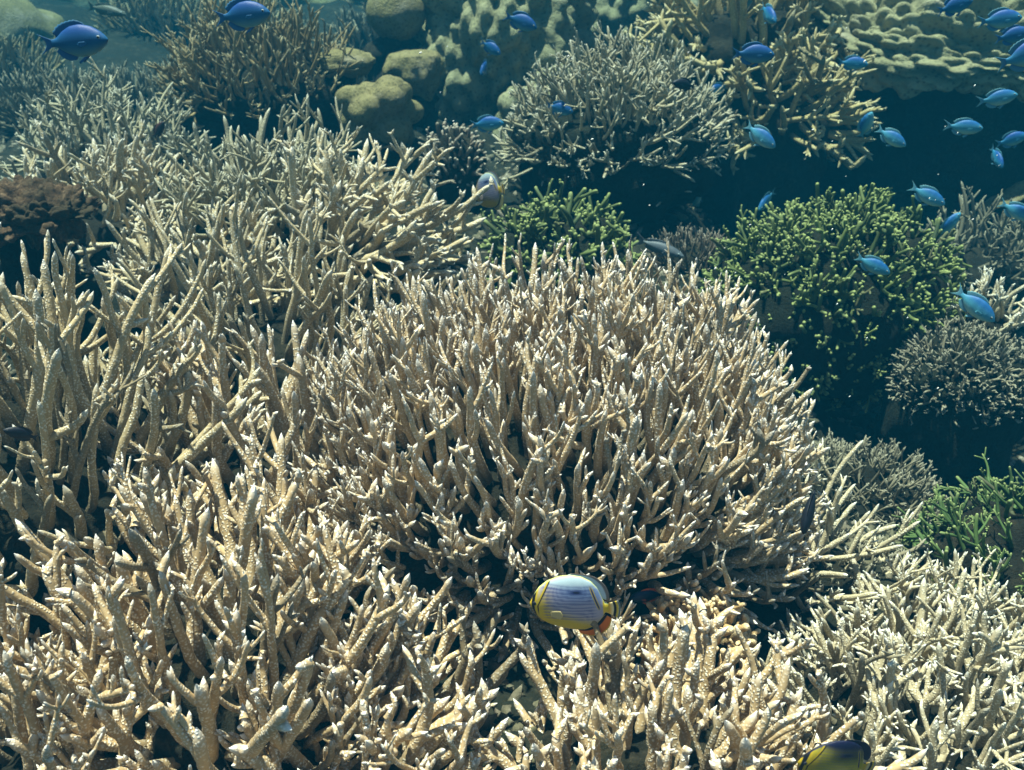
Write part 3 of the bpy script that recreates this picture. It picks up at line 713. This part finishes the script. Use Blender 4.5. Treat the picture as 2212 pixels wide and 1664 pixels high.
G = 'blue damselfish swimming over the reef'
PALEF = damsel('damselfish', 'blue damselfish', G, (0.01, 0.08, 0.22), (0.06, 0.24, 0.31), (0.36, 0.48, 0.38), (0.10, 0.24, 0.27), slim=1.06); bend(PALEF, 0.35)
SHADEF = damsel('damselfish', 'blue damselfish', G, (0.005, 0.045, 0.17), (0.010, 0.09, 0.19), (0.08, 0.22, 0.27), (0.02, 0.10, 0.20), slim=1.17); bend(SHADEF, -0.3)  # same fish, its unlit silhouetted side painted into the colours
PROTO = [BLUE, PALEF, SHADEF]; KD = {p.name: kids(p) for p in PROTO}; USED = set()
SHOAL = [
    (162, 90, 150, 1, 8, 'big dark blue damselfish by the hazy corner, nearest the shaggy mounds'),
    (525, 33, 122, 2, 10, 'big blue damselfish swimming over the top of the brown bush'),
    (1125, 47, 76, -24, 5, 'blue damselfish nosing downwards in front of the tall knobbly boulder, topmost there'),
    (1060, 103, 54, -38, 15, 'small blue damselfish diving before the middle of the tall knobbly boulder'),
    (1047, 145, 46, -110, 35, 'stubby blue damselfish just below another on the tall knobbly boulder'),
    (1309, 190, 44, 28, 40, 'plump navy damselfish in the heart of the grey-green thicket'),
    (1209, 235, 60, -18, 10, 'blue damselfish over the left shoulder of the grey-green thicket'),
    (1052, 268, 72, 2, 5, 'blue damselfish hovering above the dark purplish finger cushion'),
    (1322, 343, 30, -95, 40, 'tiny teal damselfish in the shade under the grey-green thicket'),
    (1660, 30, 56, -70, 40, 'blue damselfish among the topmost horns of the tall coral'),
    (1627, 117, 90, -4, 5, 'long blue damselfish crossing in front of the horned coral'),
    (1842, 137, 62, -8, 12, 'violet-blue damselfish under the rim of the overhanging boulder'),
    (1550, 193, 50, 205, 25, 'blue damselfish facing the other way at the foot of the horned coral'),
    (1642, 294, 82, -40, 8, 'stout teal damselfish diving past the edge of the grey-green thicket'),
    (1718, 262, 36, -100, 40, 'little blue damselfish pointing straight down near the horned coral'),
    (1870, 272, 48, 78, 45, 'narrow damselfish seen end on with fins spread, in the dark hollow'),
    (1925, 297, 72, -34, 8, 'pale-bellied damselfish slanting down in the dark hollow beside the end-on fish'),
    (2082, 275, 78, -6, 8, 'level pale damselfish in the middle of the dark hollow'),
    (2155, 213, 82, 10, 8, 'uppermost pale damselfish clear of the boulder in the dark hollow'),
    (2185, 302, 66, 16, 10, 'dim damselfish rising towards the edge, touching another with its tail'),
    (2153, 340, 54, -80, 30, 'upright damselfish nose down beneath the rising one at the edge'),
    (2003, 423, 82, -30, 8, 'pale damselfish with ragged fins low in the dark hollow'),
    (1655, 433, 60, 232, 22, 'whitish violet damselfish over the top of the big olive bush'),
    (2050, 487, 66, 52, 15, 'slender blue damselfish darting upwards off the olive bush'),
    (2196, 457, 78, -30, 10, 'damselfish partly cut off by the edge, level with the olive bush top'),
    (1503, 433, 34, 75, 50, 'tiny white damselfish alone in the dark gap beside the olive bush'),
    (1968, 520, 48, 185, 20, 'dark teal damselfish on the right flank of the olive bush'),
    (1818, 542, 46, 245, 35, 'small blue damselfish with its tail against a larger one on the olive bush'),
    (1885, 573, 80, -28, 8, 'larger damselfish diving across the middle of the olive bush'),
    (2105, 660, 105, -42, 10, 'largest teal damselfish, diving between the olive bush and pale spray'),
    (2107, 846, 40, 190, 30, 'pale little damselfish under the grey twig plate'),
    (2062, 13, 76, 15, 10, 'deep blue damselfish at the top edge between two boulders'),
    (2160, 43, 90, 4, 8, 'broad blue damselfish before the far boulder in the upper corner'),
    (2188, 77, 76, 8, 10, 'blue damselfish at the edge just below the broad one'),
    (2218, 118, 130, 18, 8, 'large teal damselfish whose tail alone enters the picture'),
    (1708, 3, 36, -60, 30, 'tiny damselfish clipped by the top edge beyond the horned coral'),
]
for i, (px, py, ln, an, yw, lab) in enumerate(SHOAL):
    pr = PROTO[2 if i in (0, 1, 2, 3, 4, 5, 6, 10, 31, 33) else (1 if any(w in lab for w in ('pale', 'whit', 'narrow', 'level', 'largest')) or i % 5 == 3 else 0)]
    if pr.name not in USED: o = pr; USED.add(pr.name)
    else:
        o = pr.copy(); COL.objects.link(o)
        for ch in KD[pr.name]:
            c = ch.copy(); COL.objects.link(c); c.parent = o
    o['label'] = lab
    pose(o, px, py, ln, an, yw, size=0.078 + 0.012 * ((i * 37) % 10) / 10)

DARK = (0.006, 0.007, 0.012)
o = damsel('black_damselfish', 'slim black fish diving past the right flank of the dome', None, DARK, DARK, (0.012, 0.01, 0.01), (0.05, 0.035, 0.01), (0.02, 0.02, 0.02), slim=0.9)
pose(o, 1750, 1096, 118, -108, 10, size=0.075)
o = damsel('black_damselfish', 'dark damselfish with a rusty back in front of the hazy bent arms', None, (0.05, 0.018, 0.01), DARK, DARK, DARK, (0.02, 0.02, 0.02))
pose(o, 343, 281, 44, 42, 30, size=0.06)
o = damsel('black_damselfish', 'black damselfish inside the right half of the grey-green thicket', None, DARK, DARK, DARK, DARK, (0.02, 0.02, 0.02))
pose(o, 1478, 183, 54, 178, 25, size=0.068)
o = damsel('black_damselfish', 'black damselfish peeping out between the tall shaded stalks', None, DARK, DARK, DARK, DARK, (0.05, 0.05, 0.04))
pose(o, 46, 938, 60, 160, 35, size=0.045)
o = damsel('wrasse', 'grey-brown fish gliding down in front of the big hazy boulder', None, (0.05, 0.055, 0.04), (0.07, 0.08, 0.06), (0.09, 0.1, 0.08), (0.06, 0.07, 0.05), slim=0.62)
pose(o, 230, 22, 92, -14, 5, size=0.16)
o = damsel('wrasse', 'long pale fish resting in the shadow behind the crest of the dome', None, (0.05, 0.06, 0.07), (0.10, 0.12, 0.13), (0.15, 0.15, 0.15), (0.08, 0.09, 0.1), slim=0.62)
pose(o, 1425, 535, 110, -22, 10, size=0.13)
ORANGE = (0.75, 0.13, 0.02)
o = damsel('dusky_damselfish', 'navy fish with an orange-red back edge lurking behind the striped fish', None, (0.015, 0.02, 0.07), (0.012, 0.018, 0.05), (0.012, 0.012, 0.02), ORANGE, (0.05, 0.05, 0.05), slim=0.95)
pose(o, 1400, 1287, 84, 186, 10, size=0.06)


def butterfly(label, dull=1.0, dark=False, anal=(0.70, 0.16, 0.01)):
    """deep oval striped reef fish, one unit long, nose towards +x"""
    prof = [(0.5, -0.02, -0.05, 0.008), (0.47, 0.03, -0.10, 0.03), (0.44, 0.085, -0.155, 0.045), (0.38, 0.165, -0.215, 0.062), (0.28, 0.245, -0.26, 0.078), (0.14, 0.305, -0.29, 0.085), (0.0, 0.33, -0.305, 0.08),
            (-0.12, 0.318, -0.295, 0.066), (-0.22, 0.275, -0.25, 0.048), (-0.29, 0.20, -0.18, 0.034), (-0.335, 0.09, -0.115, 0.026), (-0.36, 0.035, -0.075, 0.02), (-0.40, 0.03, -0.08, 0.01)]
    top = lambda x: np.interp(-x, [-p[0] for p in prof], [p[1] for p in prof]); bot = lambda x: np.interp(-x, [-p[0] for p in prof], [p[2] for p in prof])
    Y, BLK = np.array((0.62, 0.42, 0.02)), np.array((0.006, 0.006, 0.01))
    LAV, SKYB, PALE, OLIVE = np.array((0.36, 0.33, 0.42)), np.array((0.20, 0.27, 0.46)), np.array((0.46, 0.56, 0.60)), np.array((0.52, 0.38, 0.03))
    if dark: LAV, SKYB, PALE, OLIVE = np.array((0.5, 0.42, 0.03)), np.array((0.10, 0.09, 0.02)), np.array((0.01, 0.012, 0.05)), np.array((0.55, 0.45, 0.04))
    def cf(V):
        x, z = V[:, 0], V[:, 2]; n = len(V)
        c = np.tile(LAV, (n, 1))
        mixin = lambda c, col, t: c * (1 - np.clip(t, 0, 1))[:, None] + np.asarray(col) * np.clip(t, 0, 1)[:, None]
        c = mixin(c, SKYB, sstep(0.0, 0.16, z) * sstep(0.30, 0.0, x))
        c = mixin(c, PALE, sstep(0.17, 0.27, z))
        c = mixin(c, OLIVE, sstep(-0.02, -0.20, z + 0.30 * (0.02 - x)))
        c = mixin(c, Y, sstep(0.20, 0.36, x + 0.2 * np.abs(z + 0.08)) * sstep(0.25, 0.0, z) * 0.9)
        ph = (z + 0.9 * np.maximum(0, x - 0.16) ** 2 - 0.10 * (x + 0.1) ** 2) / 0.0375
        st = sstep(0.25, 0.75, 0.5 + 0.5 * np.cos(2 * math.pi * ph))
        zone = sstep(0.37, 0.28, x) * sstep(-0.30, -0.2, x) * sstep(-0.20, -0.12, z) * sstep(0.255, 0.20, z)
        c = mixin(c, np.array((0.07, 0.085, 0.22)), st * zone * (0.72 if not dark else 0.3))
        sp = np.exp(-(((x + 0.055) / 0.085) ** 2 + ((z - 0.165) / 0.022) ** 2)); c = mixin(c, (0.01, 0.02, 0.14), sp * 1.1)
        c = mixin(c, BLK, np.exp(-(((x + 0.06) / 0.042) ** 2 + ((z - 0.168) / 0.013) ** 2) * 1.5) * 1.4)
        lineat = lambda pos, wd: 1 - sstep(wd * 0.6, wd, np.abs(x - pos))
        e = 0.455 - 0.5 * np.maximum(0, np.abs(z + 0.04) - 0.02) ** 1.4                 # band over the eye
        c = mixin(c, Y, lineat(e, 0.045)); c = mixin(c, BLK, lineat(e, 0.024))
        e2 = 0.395 - 0.55 * np.maximum(0, z + 0.02); c = mixin(c, Y, lineat(e2 + 0.016, 0.012)); c = mixin(c, BLK, lineat(e2, 0.010) * sstep(-0.16, -0.05, z))
        e3 = -0.30 + 0.36 * np.maximum(0, z + 0.02); w3 = sstep(-0.05, 0.0, z) * sstep(0.24, 0.18, z)
        c = mixin(c, Y, lineat(e3, 0.022) * w3); c = mixin(c, (0.02, 0.03, 0.12), lineat(e3, 0.012) * w3)
        c = mixin(c, Y, sstep(-0.335, -0.345, x))
        rimd = np.minimum(top(x) - z, z - bot(x)); c = mixin(c, (0.6, 0.6, 0.2) if not dark else PALE, sstep(0.012, 0.004, rimd) * sstep(0.45, 0.4, x))
        return c * dull
    root = link('butterflyfish', None, label=label, cat='fish'); root.empty_display_size = 0.3
    link('body', body_mesh(prof, 1.0, cf, 220, 120), root)
    ORG = np.array(anal)
    def tailc(V, uv):
        t = uv[:, 1]; c = lerp(np.array((0.75, 0.40, 0.02)), np.array((0.75, 0.6, 0.3)), sstep(0.1, 0.45, t))
        c = c * (1 - sstep(0.46, 0.5, t) * sstep(0.72, 0.68, t))[:, None] + BLK * (sstep(0.46, 0.5, t) * sstep(0.72, 0.68, t))[:, None]
        k = sstep(0.68, 0.72, t) * sstep(0.86, 0.82, t); c = c * (1 - k)[:, None] + Y * k[:, None]
        k = sstep(0.84, 0.88, t); return (c * (1 - k)[:, None] + np.array((0.16, 0.18, 0.17)) * k[:, None]) * dull
    link('tail_fin', fin_mesh('tail_fin', [(-0.385, 0, 0.028), (-0.39, 0, -0.025), (-0.385, 0, -0.078)], [(-0.51, 0, 0.075), (-0.535, 0, 0.025), (-0.535, 0, -0.05), (-0.51, 0, -0.14)], tailc, 16, 40), root)
    def analc(V, uv):
        t = uv[:, 1]; k = sstep(0.0, 0.05, t) * sstep(0.34, 0.28, t); c = np.tile(ORG, (len(V), 1)); c = c * (1 - k)[:, None] + BLK * k[:, None]
        k = sstep(0.88, 0.93, t); c = c * (1 - k)[:, None] + Y * k[:, None]
        k = sstep(0.03, 0.0, t); return (c * (1 - k)[:, None] + np.array((0.5, 0.55, 0.3)) * k[:, None]) * dull
    link('anal_fin', fin_mesh('anal_fin', [(-0.03, 0, -0.298), (-0.14, 0, -0.282), (-0.25, 0, -0.215), (-0.355, 0, -0.10)], [(-0.06, 0, -0.35), (-0.18, 0, -0.375), (-0.30, 0, -0.345), (-0.40, 0, -0.25), (-0.43, 0, -0.14)], analc, 20, 36), root)
    def dorc(V, uv):
        t = uv[:, 1]; return lerp(PALE * 0.9, np.array((0.17, 0.13, 0.11)) if not dark else PALE, sstep(0.55, 0.7, t)) * dull
    link('dorsal_fin', fin_mesh('dorsal_fin', [(0.05, 0, 0.318), (-0.1, 0, 0.315), (-0.2, 0, 0.28), (-0.28, 0, 0.21), (-0.34, 0, 0.08)], [(0.0, 0, 0.345), (-0.14, 0, 0.348), (-0.28, 0, 0.325), (-0.38, 0, 0.24), (-0.425, 0, 0.12), (-0.40, 0, 0.06)], dorc, 20, 16), root)
    for sd in (1, -1):
        link('pectoral_fin', fin_mesh('pectoral_fin', [(0.25, 0.079 * sd, -0.06), (0.25, 0.079 * sd, -0.12)], [(0.13, 0.092 * sd, -0.04), (0.10, 0.094 * sd, -0.09), (0.14, 0.092 * sd, -0.14)], const(0.46 * dull, 0.36 * dull, 0.16), 10, 8, 0.004), root)
        link('eye', eye_mesh(0.435, 0.048 * sd, 0.0, 0.022, (0.02, 0.02, 0.03)), root)
    return root


o = butterfly('oval striped lavender and yellow butterflyfish with an orange fin among cream branches'); pose(o, 1238, 1304, 205, 179, -14, size=0.123, depth=1.36, tall=1.2)
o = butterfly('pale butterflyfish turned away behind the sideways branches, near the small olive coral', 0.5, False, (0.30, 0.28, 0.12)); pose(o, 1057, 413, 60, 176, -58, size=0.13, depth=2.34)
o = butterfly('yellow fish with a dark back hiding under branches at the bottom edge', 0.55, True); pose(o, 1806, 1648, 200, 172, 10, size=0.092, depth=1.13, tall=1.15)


# ------------------------------------------------------------------ specks drifting in the water
def specks():
    r = np.random.default_rng(5); v0, f0 = ICO[1]; V, F = [], []
    for k in range(80):
        p = at(r.uniform(900, 2212), r.uniform(60, 1000), r.uniform(1.0, 2.2)); s = r.uniform(0.0005, 0.0011)
        V.append((v0 * (s * 2.2, s, s)) @ np.array(Matrix.Rotation(r.uniform(-1.2, -0.3), 3, 'Y')).T + p); F.append(f0 + 42 * 0 + k * len(v0))
    link('drifting_specks', mesh_from('drifting_specks', np.concatenate(V), tris=np.concatenate(F), mat=M['speck']), label='tiny pale specks drifting in the clear water', cat='specks', kind='stuff')


M['speck'] = plain_mat('speck', (0.6, 0.6, 0.55), 0.8, 0.1)
specks()


# ------------------------------------------------------------------ the blue of the water
def haze():
    x0, x1, y0, y1, z0, z1 = -8.6, 8.6, -2.2, 11.2, -1.6, 1.95
    v = [(x, y, z) for z in (z0, z1) for y in (y0, y1) for x in (x0, x1)]
    q = [(0, 2, 3, 1), (4, 5, 7, 6), (0, 1, 5, 4), (2, 6, 7, 3), (0, 4, 6, 2), (1, 3, 7, 5)]
    m = bpy.data.materials.new('haze'); m.use_nodes = True; t = m.node_tree; t.nodes.remove(t.nodes['Principled BSDF'])
    p = t.nodes.new('ShaderNodeVolumePrincipled'); p.inputs['Color'].default_value = (0.003, 0.060, 0.105, 1); p.inputs['Density'].default_value = HAZE_DENSITY
    p.inputs['Absorption Color'].default_value = (0.0, 0.42, 0.58, 1)
    t.links.new(p.outputs[0], t.nodes['Material Output'].inputs['Volume'])
    link('haze', mesh_from('haze', v, q, mat=m, smooth=False), label='blue-green haze of the sea water', cat='haze', kind='stuff')


haze()
